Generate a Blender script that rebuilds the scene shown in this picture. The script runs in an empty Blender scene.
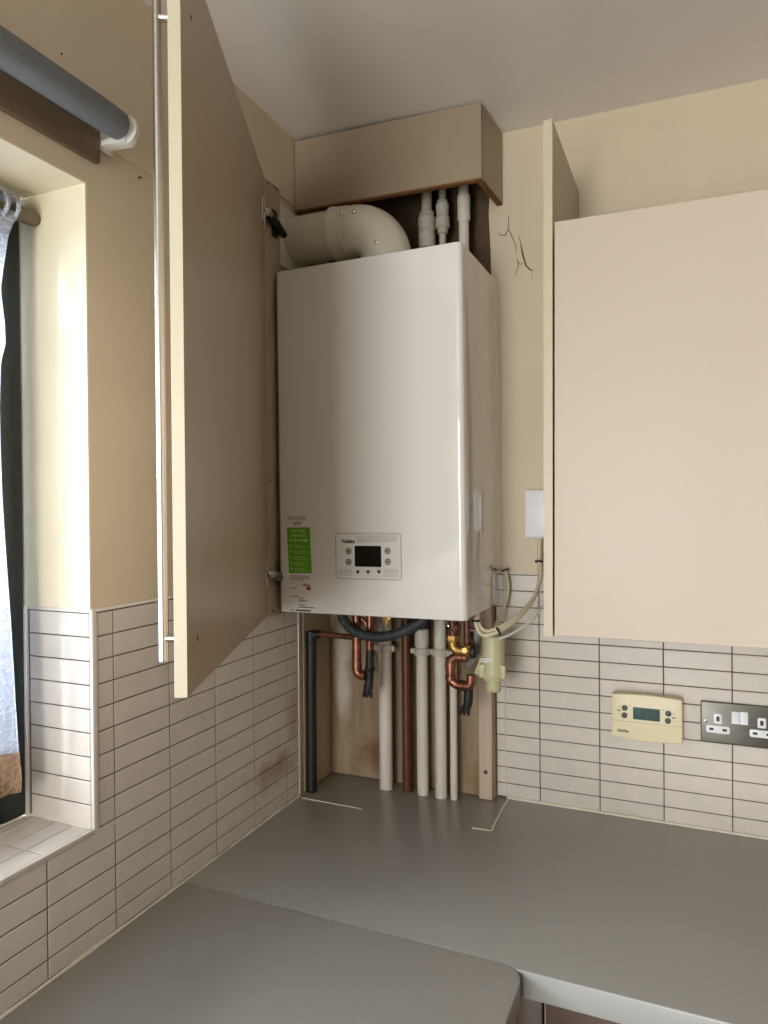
import bpy, bmesh, math, random
from mathutils import Vector, Matrix
random.seed(7)
PI = math.pi
SC = bpy.context.scene
COL = SC.collection

# ------------------------------------------------------------------ camera
import math as _m
yaw, pitch, roll = -0.4095, -0.0075, -0.0084
f_ = Vector((_m.sin(yaw)*_m.cos(pitch), _m.cos(yaw)*_m.cos(pitch), _m.sin(pitch)))
r_ = Vector((_m.cos(yaw), -_m.sin(yaw), 0)); u_ = r_.cross(f_)
r2 = r_*_m.cos(roll) + u_*_m.sin(roll); u2 = -r_*_m.sin(roll) + u_*_m.cos(roll)
cam_d = bpy.data.cameras.new('camera'); cam = bpy.data.objects.new('camera', cam_d); COL.objects.link(cam)
cam.matrix_world = Matrix(((r2.x, u2.x, -f_.x, 0.866955), (r2.y, u2.y, -f_.y, -1.649530), (r2.z, u2.z, -f_.z, 0.691738), (0, 0, 0, 1)))
cam_d.lens = 24.952; cam_d.sensor_width = 36; cam_d.sensor_fit = 'AUTO'; cam_d.clip_start = 0.01
SC.camera = cam

# ------------------------------------------------------------------ light
SC.view_settings.view_transform = 'Standard'; SC.view_settings.look = 'None'
SC.view_settings.gamma = 1; SC.view_settings.use_curve_mapping = False
SC.view_settings.exposure = 0.82
w = bpy.data.worlds.new('daylight'); SC.world = w; w.use_nodes = True
w.node_tree.nodes['Background'].inputs[0].default_value = (0.80, 0.88, 1.0, 1)
w.node_tree.nodes['Background'].inputs[1].default_value = 0.7

def area(name, loc, direction, sx, sy, power, col):
    d = bpy.data.lights.new(name, 'AREA'); d.shape = 'RECTANGLE'; d.size = sx; d.size_y = sy
    d.energy = power; d.color = col
    o = bpy.data.objects.new(name, d); COL.objects.link(o); o.location = loc
    o.rotation_euler = Vector(direction).to_track_quat('-Z', 'Y').to_euler()
    return o
# daylight outside the kitchen window in the left wall; added fill light beyond a made-up opening behind the camera
area('window_daylight', (-3.2, -2.6, 1.5), (1, 0.32, -0.25), 3.0, 2.4, 1750, (0.96, 0.98, 1.0))
area('added_fill_light', (0.42, -4.0, 0.35), (0.08, 1, 0), 1.0, 2.1, 54, (1.0, 0.99, 0.97))

# ------------------------------------------------------------------ materials
def srgb(r, g, b):
    f = lambda c: c/12.92 if c <= 0.04045 else ((c+0.055)/1.055)**2.4
    return (f(r/255), f(g/255), f(b/255), 1)
def mat(name, col, rough=0.5, metal=0.0, mottle=0.0, mscale=8, bump=0.0, bscale=60, col2=None, coat=0.0, spec=0.5,
        stretch=None, island=0.0):
    m = bpy.data.materials.new(name); m.use_nodes = True
    nt = m.node_tree; N = nt.nodes; L = nt.links; b = N['Principled BSDF']
    b.inputs['Roughness'].default_value = rough; b.inputs['Metallic'].default_value = metal
    b.inputs['Coat Weight'].default_value = coat; b.inputs['Specular IOR Level'].default_value = spec
    b.inputs['Base Color'].default_value = col
    tc = N.new('ShaderNodeTexCoord'); mp = N.new('ShaderNodeMapping'); L.new(tc.outputs['Object'], mp.inputs[0])
    if stretch: mp.inputs['Scale'].default_value = stretch
    out = None
    if mottle > 0:
        n = N.new('ShaderNodeTexNoise'); n.inputs['Scale'].default_value = mscale; n.inputs['Detail'].default_value = 6
        n.inputs['Roughness'].default_value = 0.6
        L.new(mp.outputs[0], n.inputs[0])
        cr = N.new('ShaderNodeValToRGB'); cr.color_ramp.elements[0].position = 0.3; cr.color_ramp.elements[1].position = 0.7
        c2 = col2 if col2 else tuple(c*(1-mottle) for c in col[:3])+(1,)
        cr.color_ramp.elements[0].color = c2; cr.color_ramp.elements[1].color = col
        L.new(n.outputs[0], cr.inputs[0]); out = cr.outputs[0]
    if island > 0:
        g = N.new('ShaderNodeNewGeometry'); mr = N.new('ShaderNodeMapRange')
        mr.inputs['To Min'].default_value = 1-island; mr.inputs['To Max'].default_value = 1
        L.new(g.outputs['Random Per Island'], mr.inputs[0])
        mx = N.new('ShaderNodeMix'); mx.data_type = 'RGBA'; mx.blend_type = 'MULTIPLY'; mx.inputs[0].default_value = 1
        if out: L.new(out, mx.inputs[6])
        else: mx.inputs[6].default_value = col
        L.new(mr.outputs[0], mx.inputs[7]); out = mx.outputs[2]
    if out: L.new(out, b.inputs['Base Color'])
    if bump > 0:
        n2 = N.new('ShaderNodeTexNoise'); n2.inputs['Scale'].default_value = bscale; n2.inputs['Detail'].default_value = 4
        L.new(mp.outputs[0], n2.inputs[0])
        bp = N.new('ShaderNodeBump'); bp.inputs['Strength'].default_value = bump; bp.inputs['Distance'].default_value = 0.002
        L.new(n2.outputs[0], bp.inputs['Height']); L.new(bp.outputs[0], b.inputs['Normal'])
    return m
def stained(m, centre, radius, col, amount=0.7, nscale=18):
    """a blotch of dirt with a shape of its own, at a place on the surface"""
    nt = m.node_tree; N = nt.nodes; L = nt.links; b = N['Principled BSDF']
    inp = b.inputs['Base Color']
    g = N.new('ShaderNodeNewGeometry')
    vm = N.new('ShaderNodeVectorMath'); vm.operation = 'SUBTRACT'; L.new(g.outputs['Position'], vm.inputs[0]); vm.inputs[1].default_value = centre
    vs = N.new('ShaderNodeVectorMath'); vs.operation = 'DIVIDE'; L.new(vm.outputs[0], vs.inputs[0]); vs.inputs[1].default_value = radius
    ln = N.new('ShaderNodeVectorMath'); ln.operation = 'LENGTH'; L.new(vs.outputs[0], ln.inputs[0])
    n = N.new('ShaderNodeTexNoise'); n.inputs['Scale'].default_value = nscale; n.inputs['Detail'].default_value = 5
    L.new(g.outputs['Position'], n.inputs[0])
    ad = N.new('ShaderNodeMath'); ad.operation = 'MULTIPLY_ADD'; L.new(n.outputs[0], ad.inputs[0]); ad.inputs[1].default_value = 1.2; L.new(ln.outputs['Value'], ad.inputs[2])
    mr = N.new('ShaderNodeMapRange'); mr.inputs['From Min'].default_value = 0.8; mr.inputs['From Max'].default_value = 1.5
    mr.inputs['To Min'].default_value = amount; mr.inputs['To Max'].default_value = 0
    L.new(ad.outputs[0], mr.inputs[0])
    mx = N.new('ShaderNodeMix'); mx.data_type = 'RGBA'
    L.new(mr.outputs[0], mx.inputs[0])
    if inp.links: L.new(inp.links[0].from_socket, mx.inputs[6])
    else: mx.inputs[6].default_value = inp.default_value
    mx.inputs[7].default_value = col
    L.new(mx.outputs[2], inp)

M = {}
M['paint'] = mat('cream_wall_paint', srgb(216, 201, 174), 0.6, mottle=0.08, mscale=3.5, bump=0.15, bscale=45)
M['reveal_paint'] = mat('pale_reveal_paint', srgb(228, 217, 186), 0.6, mottle=0.06, mscale=5, bump=0.15, bscale=40)
M['ceiling'] = mat('ceiling_paint', srgb(232, 229, 222), 0.36, mottle=0.04, mscale=2.5, bump=0.12, bscale=14)
M['tile'] = mat('ceramic_tile', srgb(214, 207, 196), 0.34, mottle=0.09, mscale=22, bump=0.06, bscale=70, island=0.05)
M['grout'] = mat('brown_grout', srgb(92, 76, 64), 0.9, mottle=0.2, mscale=40)
M['far_wall'] = mat('far_wall_darkened', srgb(150, 130, 108), 0.7)  # unseen walls, darkened to cut the light bounced onto the open door
M['trim'] = mat('white_plastic_trim', srgb(214, 210, 200), 0.35, mottle=0.04, mscale=10)
M['silicone'] = mat('white_silicone', srgb(225, 218, 200), 0.4, mottle=0.2, mscale=30, bump=0.4, bscale=60)
M['floor'] = mat('brown_vinyl_floor', srgb(120, 98, 78), 0.5, mottle=0.25, mscale=12)
M['worktop'] = mat('grey_laminate', srgb(146, 143, 135), 0.30, mottle=0.03, mscale=60, bump=0.05, bscale=250)
M['edge_grey'] = mat('pale_grey_worktop_edge', srgb(150, 151, 147), 0.3)
M['seam'] = mat('dark_joint_line', srgb(88, 80, 66), 0.7)
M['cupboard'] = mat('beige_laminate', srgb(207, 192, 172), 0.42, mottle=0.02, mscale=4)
M['cupboard_shaded'] = mat('beige_laminate_shaded', srgb(172, 155, 130), 0.34, mottle=0.03, mscale=4)  # same beige laminate, with shade darkened into its colour
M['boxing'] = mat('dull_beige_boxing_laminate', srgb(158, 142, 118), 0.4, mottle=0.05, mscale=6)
M['edge'] = mat('cream_edging', srgb(206, 197, 168), 0.4, mottle=0.03, mscale=12)
M['chip'] = mat('raw_chipboard', srgb(140, 92, 48), 0.85, mottle=0.4, mscale=120)
M['white'] = mat('white_boiler_enamel', srgb(236, 235, 230), 0.10, coat=1.0, spec=.8)
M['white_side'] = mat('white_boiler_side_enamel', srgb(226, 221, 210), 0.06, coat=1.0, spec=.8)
M['box_white'] = mat('bright_white_plastic', srgb(236, 238, 240), 0.35)
M['plastic_white'] = mat('white_plastic', srgb(222, 220, 208), 0.38)
M['pipe_white'] = mat('painted_white_pipe', srgb(214, 208, 194), 0.45, mottle=0.12, mscale=20, stretch=(1, 1, 0.25))
M['clip'] = mat('grey_white_plastic', srgb(190, 184, 170), 0.5)
M['flue'] = mat('white_flue_plastic', srgb(214, 210, 190), 0.3, mottle=0.03, mscale=10)
M['copper'] = mat('copper', srgb(172, 120, 98), 0.36, 0.9, mottle=0.4, mscale=30, col2=srgb(112, 66, 50))
M['old_copper'] = mat('brown_painted_copper', srgb(104, 62, 44), 0.4, 0.3, mottle=0.35, mscale=35)
M['brass'] = mat('brass', srgb(186, 150, 84), 0.42, 0.9, mottle=0.3, mscale=40)
M['chrome'] = mat('chrome', srgb(205, 203, 198), 0.18, 1.0)
M['steel'] = mat('brushed_steel', srgb(200, 194, 184), 0.3, 1.0, mottle=0.06, mscale=30, stretch=(1, 1, .05))
M['black'] = mat('black_rubber', srgb(24, 22, 21), 0.5)
M['blackgloss'] = mat('black_screen', srgb(8, 8, 9), 0.12)
M['hose'] = mat('black_grey_hose', srgb(48, 54, 56), 0.55)
M['filter'] = mat('pale_green_plastic', srgb(196, 194, 152), 0.4, mottle=0.05, mscale=30)
M['grey_plate'] = mat('grey_bracket', srgb(120, 114, 104), 0.5, 0.4)
M['cable'] = mat('cream_cable', srgb(206, 196, 166), 0.45)
M['frame'] = mat('dark_green_frame', srgb(34, 42, 38), 0.3)
M['bronze'] = mat('bronze_rod', srgb(112, 102, 86), 0.4, 0.4)
M['blind'] = mat('grey_blind_fabric', srgb(112, 117, 120), 0.6, bump=0.2, bscale=300)
M['brown_wood'] = mat('brown_board', srgb(132, 112, 90), 0.5, mottle=0.35, mscale=9, stretch=(1, .15, 1))
M['dark_wood'] = mat('dark_woodgrain', srgb(86, 66, 52), 0.45, mottle=0.5, mscale=16, stretch=(.15, 1, 6))
M['board'] = mat('stained_plaster_board', srgb(160, 140, 112), 0.75, mottle=0.45, mscale=10, stretch=(3, 3, .45), bump=0.2, bscale=40, col2=srgb(124, 102, 74))
stained(M['board'], (0.13, -0.01, 0.07), (0.07, 0.2, 0.07), srgb(104, 62, 26), 0.75, 30)
stained(M['board'], (0.038, -0.01, 0.26), (0.034, 0.2, 0.19), srgb(206, 198, 184), 0.7, 20)
stained(M['board'], (0.39, -0.01, 0.04), (0.03, 0.2, 0.05), srgb(130, 96, 56), 0.6, 30)
M['lining'] = mat('painted_recess_side', srgb(190, 172, 140), 0.7, mottle=0.3, mscale=9, stretch=(1, 1, .4))
M['batten'] = mat('pale_pink_wood', srgb(204, 182, 160), 0.65, mottle=0.16, mscale=14, stretch=(4, 4, .3))
M['bare'] = mat('bare_brown_plaster', srgb(98, 80, 56), 0.9, mottle=0.5, mscale=12, bump=.4)
M['crack'] = mat('crack_brown', srgb(122, 98, 62), 0.9)
M['thermo'] = mat('ivory_plastic', srgb(230, 220, 182), 0.4)
M['lcd'] = mat('lcd_glass', srgb(58, 92, 90), 0.45, spec=.2)
M['lcd_ink'] = mat('lcd_digits', srgb(22, 32, 34), 0.4)
M['button'] = mat('grey_rubber_button', srgb(66, 68, 66), 0.45)
M['socket_metal'] = mat('black_nickel_plate', srgb(104, 102, 94), 0.36, 0.7, mottle=0.05, mscale=40)
M['socket_white'] = mat('white_socket_insert', srgb(232, 234, 238), 0.3)
M['green'] = mat('green_sticker', srgb(98, 170, 30), 0.35)
M['sticker'] = mat('clear_white_sticker', srgb(226, 224, 218), 0.3)
M['pale_ink'] = mat('pale_print', srgb(200, 226, 150), 0.5)
M['grey_ink'] = mat('grey_print', srgb(140, 136, 126), 0.5)
M['ink'] = mat('black_print', srgb(30, 30, 32), 0.5)
M['red_ink'] = mat('red_print', srgb(224, 120, 96), 0.5)
M['skin_ink'] = mat('pinkish_print', srgb(196, 150, 140), 0.5)
stained(M['tile'], (0.0, -0.28, 0.10), (0.05, 0.12, 0.05), srgb(140, 100, 52), 0.6, 26)
stained(M['tile'], (0.0, -0.20, 0.20), (0.05, 0.04, 0.10), srgb(150, 116, 70), 0.5, 26)

def glass_mat():
    m = bpy.data.materials.new('window_glass'); m.use_nodes = True
    nt = m.node_tree; N = nt.nodes; L = nt.links
    N.remove(N['Principled BSDF'])
    t = N.new('ShaderNodeBsdfTransparent'); g = N.new('ShaderNodeBsdfGlossy'); g.inputs['Roughness'].default_value = 0.02
    mx = N.new('ShaderNodeMixShader'); mx.inputs[0].default_value = 0.08
    L.new(t.outputs[0], mx.inputs[1]); L.new(g.outputs[0], mx.inputs[2]); L.new(mx.outputs[0], N['Material Output'].inputs[0])
    return m
M['glass'] = glass_mat()
def lace_mat(name, col, dens_lo, dens_hi, scale):
    m = bpy.data.materials.new(name); m.use_nodes = True
    nt = m.node_tree; N = nt.nodes; L = nt.links
    N.remove(N['Principled BSDF'])
    df = N.new('ShaderNodeBsdfDiffuse'); df.inputs[0].default_value = col
    tl = N.new('ShaderNodeBsdfTranslucent'); tl.inputs[0].default_value = col
    a = N.new('ShaderNodeMixShader'); a.inputs[0].default_value = 0.28
    L.new(df.outputs[0], a.inputs[1]); L.new(tl.outputs[0], a.inputs[2])
    tr = N.new('ShaderNodeBsdfTransparent'); b = N.new('ShaderNodeMixShader')
    tc = N.new('ShaderNodeTexCoord')
    wv = N.new('ShaderNodeTexVoronoi'); wv.feature = 'DISTANCE_TO_EDGE'; wv.inputs['Scale'].default_value = scale
    n = N.new('ShaderNodeTexNoise'); n.inputs['Scale'].default_value = 14
    L.new(tc.outputs['Object'], n.inputs[0])
    mixv = N.new('ShaderNodeMix'); mixv.data_type = 'VECTOR'; mixv.inputs[0].default_value = 0.06
    L.new(tc.outputs['Object'], mixv.inputs[4]); L.new(n.outputs['Color'], mixv.inputs[5])
    L.new(mixv.outputs[1], wv.inputs[0])
    mr = N.new('ShaderNodeMapRange'); mr.inputs['From Min'].default_value = 0.02; mr.inputs['From Max'].default_value = 0.12
    mr.inputs['To Min'].default_value = dens_hi; mr.inputs['To Max'].default_value = dens_lo
    L.new(wv.outputs['Distance'], mr.inputs[0])
    L.new(mr.outputs[0], b.inputs[0]); L.new(tr.outputs[0], b.inputs[1]); L.new(a.outputs[0], b.inputs[2])
    L.new(b.outputs[0], N['Material Output'].inputs[0])
    return m
M['lace'] = lace_mat('white_lace', srgb(206, 214, 228), 0.5, 0.97, 75)
M['lace_brown'] = lace_mat('brown_embroidered_lace', srgb(176, 150, 126), 0.45, 0.97, 90)

# ------------------------------------------------------------------ helpers
class MB:
    def __init__(s): s.bm = bmesh.new(); s.smooth = False
    def box(s, x0, x1, y0, y1, z0, z1, bev=0.0, seg=2):
        t = bmesh.new(); bmesh.ops.create_cube(t, size=1)
        for v in t.verts:
            v.co = Vector(((x0+x1)/2+v.co.x*(x1-x0), (y0+y1)/2+v.co.y*(y1-y0), (z0+z1)/2+v.co.z*(z1-z0)))
        if bev > 0: bmesh.ops.bevel(t, geom=t.edges[:], offset=bev, segments=seg, affect='EDGES', profile=0.5)
        s._merge(t); return s
    def _merge(s, t, mtx=None):
        if mtx is not None: bmesh.ops.transform(t, matrix=mtx, verts=t.verts[:])
        me = bpy.data.meshes.new('tmp'); t.to_mesh(me); t.free(); s.bm.from_mesh(me); bpy.data.meshes.remove(me)
    def lathe(s, prof, origin=(0, 0, 0), axis=(0, 0, 1), n=24):
        """prof: list of (radius, distance along axis)"""
        t = bmesh.new(); rings = []
        for r, h in prof:
            rings.append([t.verts.new((max(r, 1e-5)*math.cos(2*PI*k/n), max(r, 1e-5)*math.sin(2*PI*k/n), h)) for k in range(n)])
        for a, b in zip(rings, rings[1:]):
            for k in range(n): t.faces.new((a[k], a[(k+1) % n], b[(k+1) % n], b[k]))
        t.faces.new(list(reversed(rings[0]))); t.faces.new(rings[-1])
        q = Vector(axis).normalized().to_track_quat('Z', 'Y')
        s._merge(t, Matrix.Translation(origin) @ q.to_matrix().to_4x4()); return s
    def cyl(s, p0, p1, r, n=20, bev=0.0):
        p0 = Vector(p0); p1 = Vector(p1); L = (p1-p0).length
        prof = [(r, 0), (r, L)] if bev == 0 else [(r-bev, 0), (r, bev), (r, L-bev), (r-bev, L)]
        return s.lathe(prof, p0, p1-p0, n)
    def tube(s, pts, r, n=14, ridges=None):
        """sweep a circle along pts; r a number or list; returns capped tube"""
        pts = [Vector(p) for p in pts]; m = len(pts)
        rr = r if isinstance(r, (list, tuple)) else [r]*m
        t = bmesh.new(); rings = []; prev = None
        for i, p in enumerate(pts):
            tan = (pts[min(i+1, m-1)]-pts[max(i-1, 0)]).normalized()
            if prev is None:
                a = Vector((0, 0, 1)) if abs(tan.z) < 0.9 else Vector((1, 0, 0))
                nx = tan.cross(a).normalized()
            else: nx = (prev-tan*prev.dot(tan)).normalized()
            prev = nx; ny = tan.cross(nx)
            rings.append([t.verts.new(p+(nx*math.cos(2*PI*k/n)+ny*math.sin(2*PI*k/n))*rr[i]) for k in range(n)])
        for a, b in zip(rings, rings[1:]):
            for k in range(n): t.faces.new((a[k], a[(k+1) % n], b[(k+1) % n], b[k]))
        t.faces.new(list(reversed(rings[0]))); t.faces.new(rings[-1])
        s._merge(t); return s
    def prism(s, pts, axis, a, b, bev=0.0):
        """extrude a 2-D outline along axis ('x','y','z') from a to b"""
        t = bmesh.new()
        def P(u, v, h): return {'x': (h, u, v), 'y': (u, h, v), 'z': (u, v, h)}[axis]
        A = [t.verts.new(P(u, v, a)) for u, v in pts]; B = [t.verts.new(P(u, v, b)) for u, v in pts]
        k = len(pts); fa = t.faces.new(A); fb = t.faces.new(list(reversed(B)))
        for i in range(k): t.faces.new((A[(i+1) % k], A[i], B[i], B[(i+1) % k]))
        bmesh.ops.recalc_face_normals(t, faces=t.faces[:])
        if bev > 0:
            ed = [e for f in (fa, fb) for e in f.edges]
            bmesh.ops.bevel(t, geom=list(set(ed)), offset=bev, segments=3, affect='EDGES', profile=0.5)
        s._merge(t); return s
    def build(s, name, m, parent=None, smooth=True, loc=None, rz=0, mats=None):
        bmesh.ops.recalc_face_normals(s.bm, faces=s.bm.faces[:])
        me = bpy.data.meshes.new(name); s.bm.to_mesh(me); s.bm.free()
        me.materials.append(m)
        if smooth:
            for p in me.polygons: p.use_smooth = True
            try: me.set_sharp_from_angle(angle=math.radians(35))
            except Exception: pass
        o = bpy.data.objects.new(name, me); COL.objects.link(o)
        if parent: o.parent = parent; o.matrix_parent_inverse = parent.matrix_basis.inverted()
        return o
def catmull(P, n=10):
    P = [Vector(p) for p in P]; Q = [P[0]*2-P[1]]+P+[P[-1]*2-P[-2]]; out = []
    for i in range(1, len(Q)-2):
        a, b, c, d = Q[i-1], Q[i], Q[i+1], Q[i+2]
        for k in range(n):
            t = k/n
            out.append(0.5*((2*b)+(c-a)*t+(2*a-5*b+4*c-d)*t*t+(3*b-a-3*c+d)*t**3))
    out.append(P[-1]); return out
def arc3(c, u, v, r, a0, a1, n=10):
    c = Vector(c); u = Vector(u); v = Vector(v)
    return [c+(u*math.cos(a0+(a1-a0)*k/n)+v*math.sin(a0+(a1-a0)*k/n))*r for k in range(n+1)]
def rrect(x0, x1, y0, y1, r, n=6):
    out = []
    for cx, cy, a in ((x1-r, y1-r, 0), (x0+r, y1-r, PI/2), (x0+r, y0+r, PI), (x1-r, y0+r, 1.5*PI)):
        for k in range(n+1):
            t = a+PI/2*k/n; out.append((cx+r*math.cos(t), cy+r*math.sin(t)))
    return out
def tag(o, label=None, cat=None, group=None, kind=None):
    if label: o['label'] = label
    if cat: o['category'] = cat
    if group: o['group'] = group
    if kind: o['kind'] = kind
    return o
def thing(name, label, cat, loc, group=None):
    o = bpy.data.objects.new(name, None); COL.objects.link(o); o.location = loc
    o.empty_display_size = 0.05
    bpy.context.view_layer.update()
    return tag(o, label, cat, group)
def struct(o): o['kind'] = 'structure'; return o
def text(name, s, m, size, loc, parent, u=(1, 0, 0), n=(0, -1, 0), depth=0.0003, align='CENTER', width=None, shear=0, bold=0.0):
    """lettering facing n, as mesh"""
    c = bpy.data.curves.new(name, 'FONT'); c.body = s; c.size = size; c.extrude = depth; c.align_x = align; c.align_y = 'CENTER'
    c.shear = shear; c.resolution_u = 3; c.offset = size*bold
    t = bpy.data.objects.new('tmp_text', c); COL.objects.link(t)
    dg = bpy.context.evaluated_depsgraph_get(); dg.update()
    me = bpy.data.meshes.new_from_object(t.evaluated_get(dg)); bpy.data.objects.remove(t)
    U = Vector(u).normalized(); Nn = Vector(n).normalized(); V = Nn.cross(U)
    if width:
        xs = [v.co.x for v in me.vertices]; sx = width/(max(xs)-min(xs))
    else: sx = 1
    for v in me.vertices: v.co = Vector(loc)+U*v.co.x*sx+V*v.co.y+Nn*v.co.z
    me.materials.clear(); me.materials.append(m)
    o = bpy.data.objects.new(name, me); COL.objects.link(o)
    o.parent = parent; o.matrix_parent_inverse = parent.matrix_basis.inverted()
    return o

# ================================================================== ROOM
CZ = 1.575; FZ = -0.90; RX = 2.7; FY = -3.5
WY0, WY1, WZ0, WZ1 = -0.8055, -2.40, 0.180, 1.207     # window opening in left wall
P_ = -0.005                                           # plaster plane behind the tile face
mb = MB()
mb.box(-0.28, P_, WY0, 0.25, FZ, CZ+.2); mb.box(-0.28, P_, FY-.2, WY1, FZ, CZ+.2)
mb.box(-0.28, P_, WY1, WY0, FZ, WZ0); mb.box(-0.28, P_, WY1, WY0, WZ1, CZ+.2)
wl = struct(mb.build('wall_left', M['paint'], smooth=False))
# thicker skim of plaster over the window head with a ragged lower edge
mb = MB(); mb.prism([(FY, 1.281), (-0.78, 1.278), (-0.66, 1.281), (-0.345, 1.285), (-0.345, 1.412), (-.0005, 1.412), (-.0005, CZ), (FY, CZ)], 'x', P_, P_+.0035, 0.0012)
mb.build('plaster_skim', M['paint'], wl, smooth=False)
# window reveal linings (paler paint)
mb = MB(); mb.box(-0.16, P_-.0002, WY0-.003, WY0, 0.531, WZ1)
mb.box(-0.16, P_-.0002, WY1, WY0-.003, WZ1-.003, WZ1)
mb.build('reveal_lining', M['reveal_paint'], wl, smooth=False)
mb = MB(); mb.box(-0.28, RX+.2, 0.0, 0.25, 0.531, CZ+.2); mb.box(-0.28, RX+.2, 0.006, 0.25, FZ, 0.531)
wb = struct(mb.build('wall_back', M['paint'], smooth=False))
mb = MB(); mb.box(RX, RX+.2, FY, 0.006, FZ, CZ); struct(mb.build('wall_right', M['far_wall'], smooth=False))
mb = MB(); mb.box(-.005, 0.03, FY-.15, FY, FZ, CZ); mb.box(.95, RX, FY-.15, FY, FZ, CZ); mb.box(.03, .95, FY-.15, FY, 1.30, CZ)  # gap added in the unseen wall to let the fill light in
struct(mb.build('wall_front', M['far_wall'], smooth=False))
mb = MB(); mb.prism([(P_, 1.5735), (RX, 1.5735-.014*(RX-P_)), (RX, 1.70), (P_, 1.70)], 'y', FY-.15, 0.0); struct(mb.build('ceiling', M['ceiling'], smooth=False))
mb = MB(); mb.box(P_, RX, FY-.15, 0.006, FZ-.1, FZ); struct(mb.build('floor', M['floor'], smooth=False))

# tiles ------------------------------------------------------------
TH, TW, G = 0.038, 0.13398, 0.0010
def tiles(mb, P, N, us, vs):
    """P(u,v,h) -> point; one cushion-edged tile for each cell of the grids us x vs"""
    for a, b in zip(us, us[1:]):
        for c, d in zip(vs, vs[1:]):
            if b-a < .006 or d-c < .004: continue
            u0, u1, v0, v1 = a+G, b-G, c+G, d-G; e = .0012
            A = [mb.bm.verts.new(P(u, v, -0.0045)) for u, v in ((u0, v0), (u1, v0), (u1, v1), (u0, v1))]
            B = [mb.bm.verts.new(P(u, v, -0.0008)) for u, v in ((u0, v0), (u1, v0), (u1, v1), (u0, v1))]
            T = [mb.bm.verts.new(P(u, v, 0)) for u, v in ((u0+e, v0+e), (u1-e, v0+e), (u1-e, v1-e), (u0+e, v1-e))]
            mb.bm.faces.new(T)
            for R, S in ((A, B), (B, T)):
                for k in range(4): mb.bm.faces.new((R[k], R[(k+1) % 4], S[(k+1) % 4], S[k]))
def grid(lo, hi, start, step):
    k = math.ceil((lo-start)/step-1e-6); out = [lo]
    while start+k*step < hi-1e-6:
        if start+k*step > lo+1e-6: out.append(start+k*step)
        k += 1
    return out+[hi]
ZL, ZB = 0.5269, 0.5293
# left wall face: u = -y
mb = MB(); PL = lambda u, v, h: (h, -u, v)
tiles(mb, PL, None, grid(0.1760, 0.7995, 0.22927, TW), grid(0.1849, ZL, ZL, TH))
lowu = grid(0.1760, 3.3, 0.22927, TW)
tiles(mb, PL, None, lowu, grid(0.003, 0.1469, ZL, TH))
tiles(mb, PL, None, [u for u in lowu if u < .77], [0.1469, 0.1849])
tiles(mb, PL, None, [.7642, .8012], [0.1760, 0.1849])
tiles(mb, PL, None, [u for u in lowu if u > .76], [0.1469, 0.1785])
mb.build('tile_facing', M['tile'], wl, smooth=False)
mb = MB(); mb.box(P_, P_+.0035, -0.8005, -0.1760, 0.0, ZL+.001); mb.box(P_, P_+.0035, -3.3, -0.8005, 0.0, 0.18)
mb.build('grout', M['grout'], wl, smooth=False)
# reveal face (plane y = -.803, u = x)
mb = MB(); PR = lambda u, v, h: (u, -0.803-h*1.0-0.0, v)
PR = lambda u, v, h: (u, -0.8045+(-h)*1.0*-1.0*-1.0, v)
def PR(u, v, h): return (u, -0.8065-0.0035-h, v) if False else (u, -0.8125-h-0.0005+0.0, v)
def PR(u, v, h): return (u, -0.8100-h, v)
tiles(mb, PR, None, [-0.138, -0.006], grid(0.1868, ZL, ZL, TH)[0:1]+grid(0.1868, ZL, ZL, TH)[1:])
tiles(mb, PR, None, [-0.1425, -0.1378], grid(0.1868, ZL, ZL, TH))
# sill (plane z = .186): u = -y, v = x
def PS(u, v, h): return (v, -u, 0.186+h)
tiles(mb, PS, None, grid(0.8105, 2.39, 0.899, TW), grid(-0.144, -0.006, -0.0445, TH))
mb.build('sill_tiles', M['tile'], wl, smooth=False)
mb = MB(); mb.box(-0.15, -0.008, WY0-.0025, WY0, 0.18, ZL); mb.box(-0.15, -0.006, -2.39, WY0, 0.1795, 0.1830)
mb.build('sill_grout', M['grout'], wl, smooth=False)
# back wall
mb = MB()
def PB(u, v, h): return (u, -h, v)
zb = grid(0.003, ZB, ZB, TH)
tiles(mb, PB, None, [0.4385, 0.4596, 0.54037] + [0.54037+TW*k for k in range(1, 16)], zb)
mb.build('tile_facing', M['tile'], wb, smooth=False)
mb = MB(); mb.box(0.4385, 2.6, 0.0015, 0.006, 0, ZB+.0005)
mb.build('grout', M['grout'], wb, smooth=False)
# trims
def trim(name, boxes, m=M['trim'], bev=.0015):
    mb = MB()
    for b in boxes: mb.box(*b, bev=bev)
    return struct(mb.build(name, m))
trim('trim_1', [(P_, 0.0015, -0.1760, -0.1705, 0.003, 0.532)])                         # end of the tiling beside the recess
trim('trim_2', [(P_, 0.0010, -0.8005, -0.1705, ZL+.0012, ZL+.0065)])                    # top of left tiling
trim('trim_3', [(-0.005, 0.0015, -0.8110, -0.8005, 0.1785, ZL+.0065)])                  # vertical corner of reveal
trim('trim_4', [(-0.006, 0.0020, -2.39, -0.8110, 0.1785, 0.1872)])                     # sill nosing
trim('trim_5', [(-0.148, -0.141, -0.8130, -0.8055, 0.184, ZL+.006), (-0.141, -0.005, -0.8110, -0.8055, ZL+.0005, ZL+.006)])
trim('trim_6', [(0.4385, 2.6, -0.0008, 0.004, ZB+.0005, ZB+.0035)])
def bead(name, pts, r, rag, m=M['silicone']):
    P = []
    n = 60
    for i in range(n+1):
        a = Vector(pts[0]).lerp(Vector(pts[1]), i/n); P.append(a)
    rad = [r*(1+rag*random.uniform(-.5, 1)) for _ in P]
    mb = MB(); mb.tube(P, rad, 8); return struct(mb.build(name, m))
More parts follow.
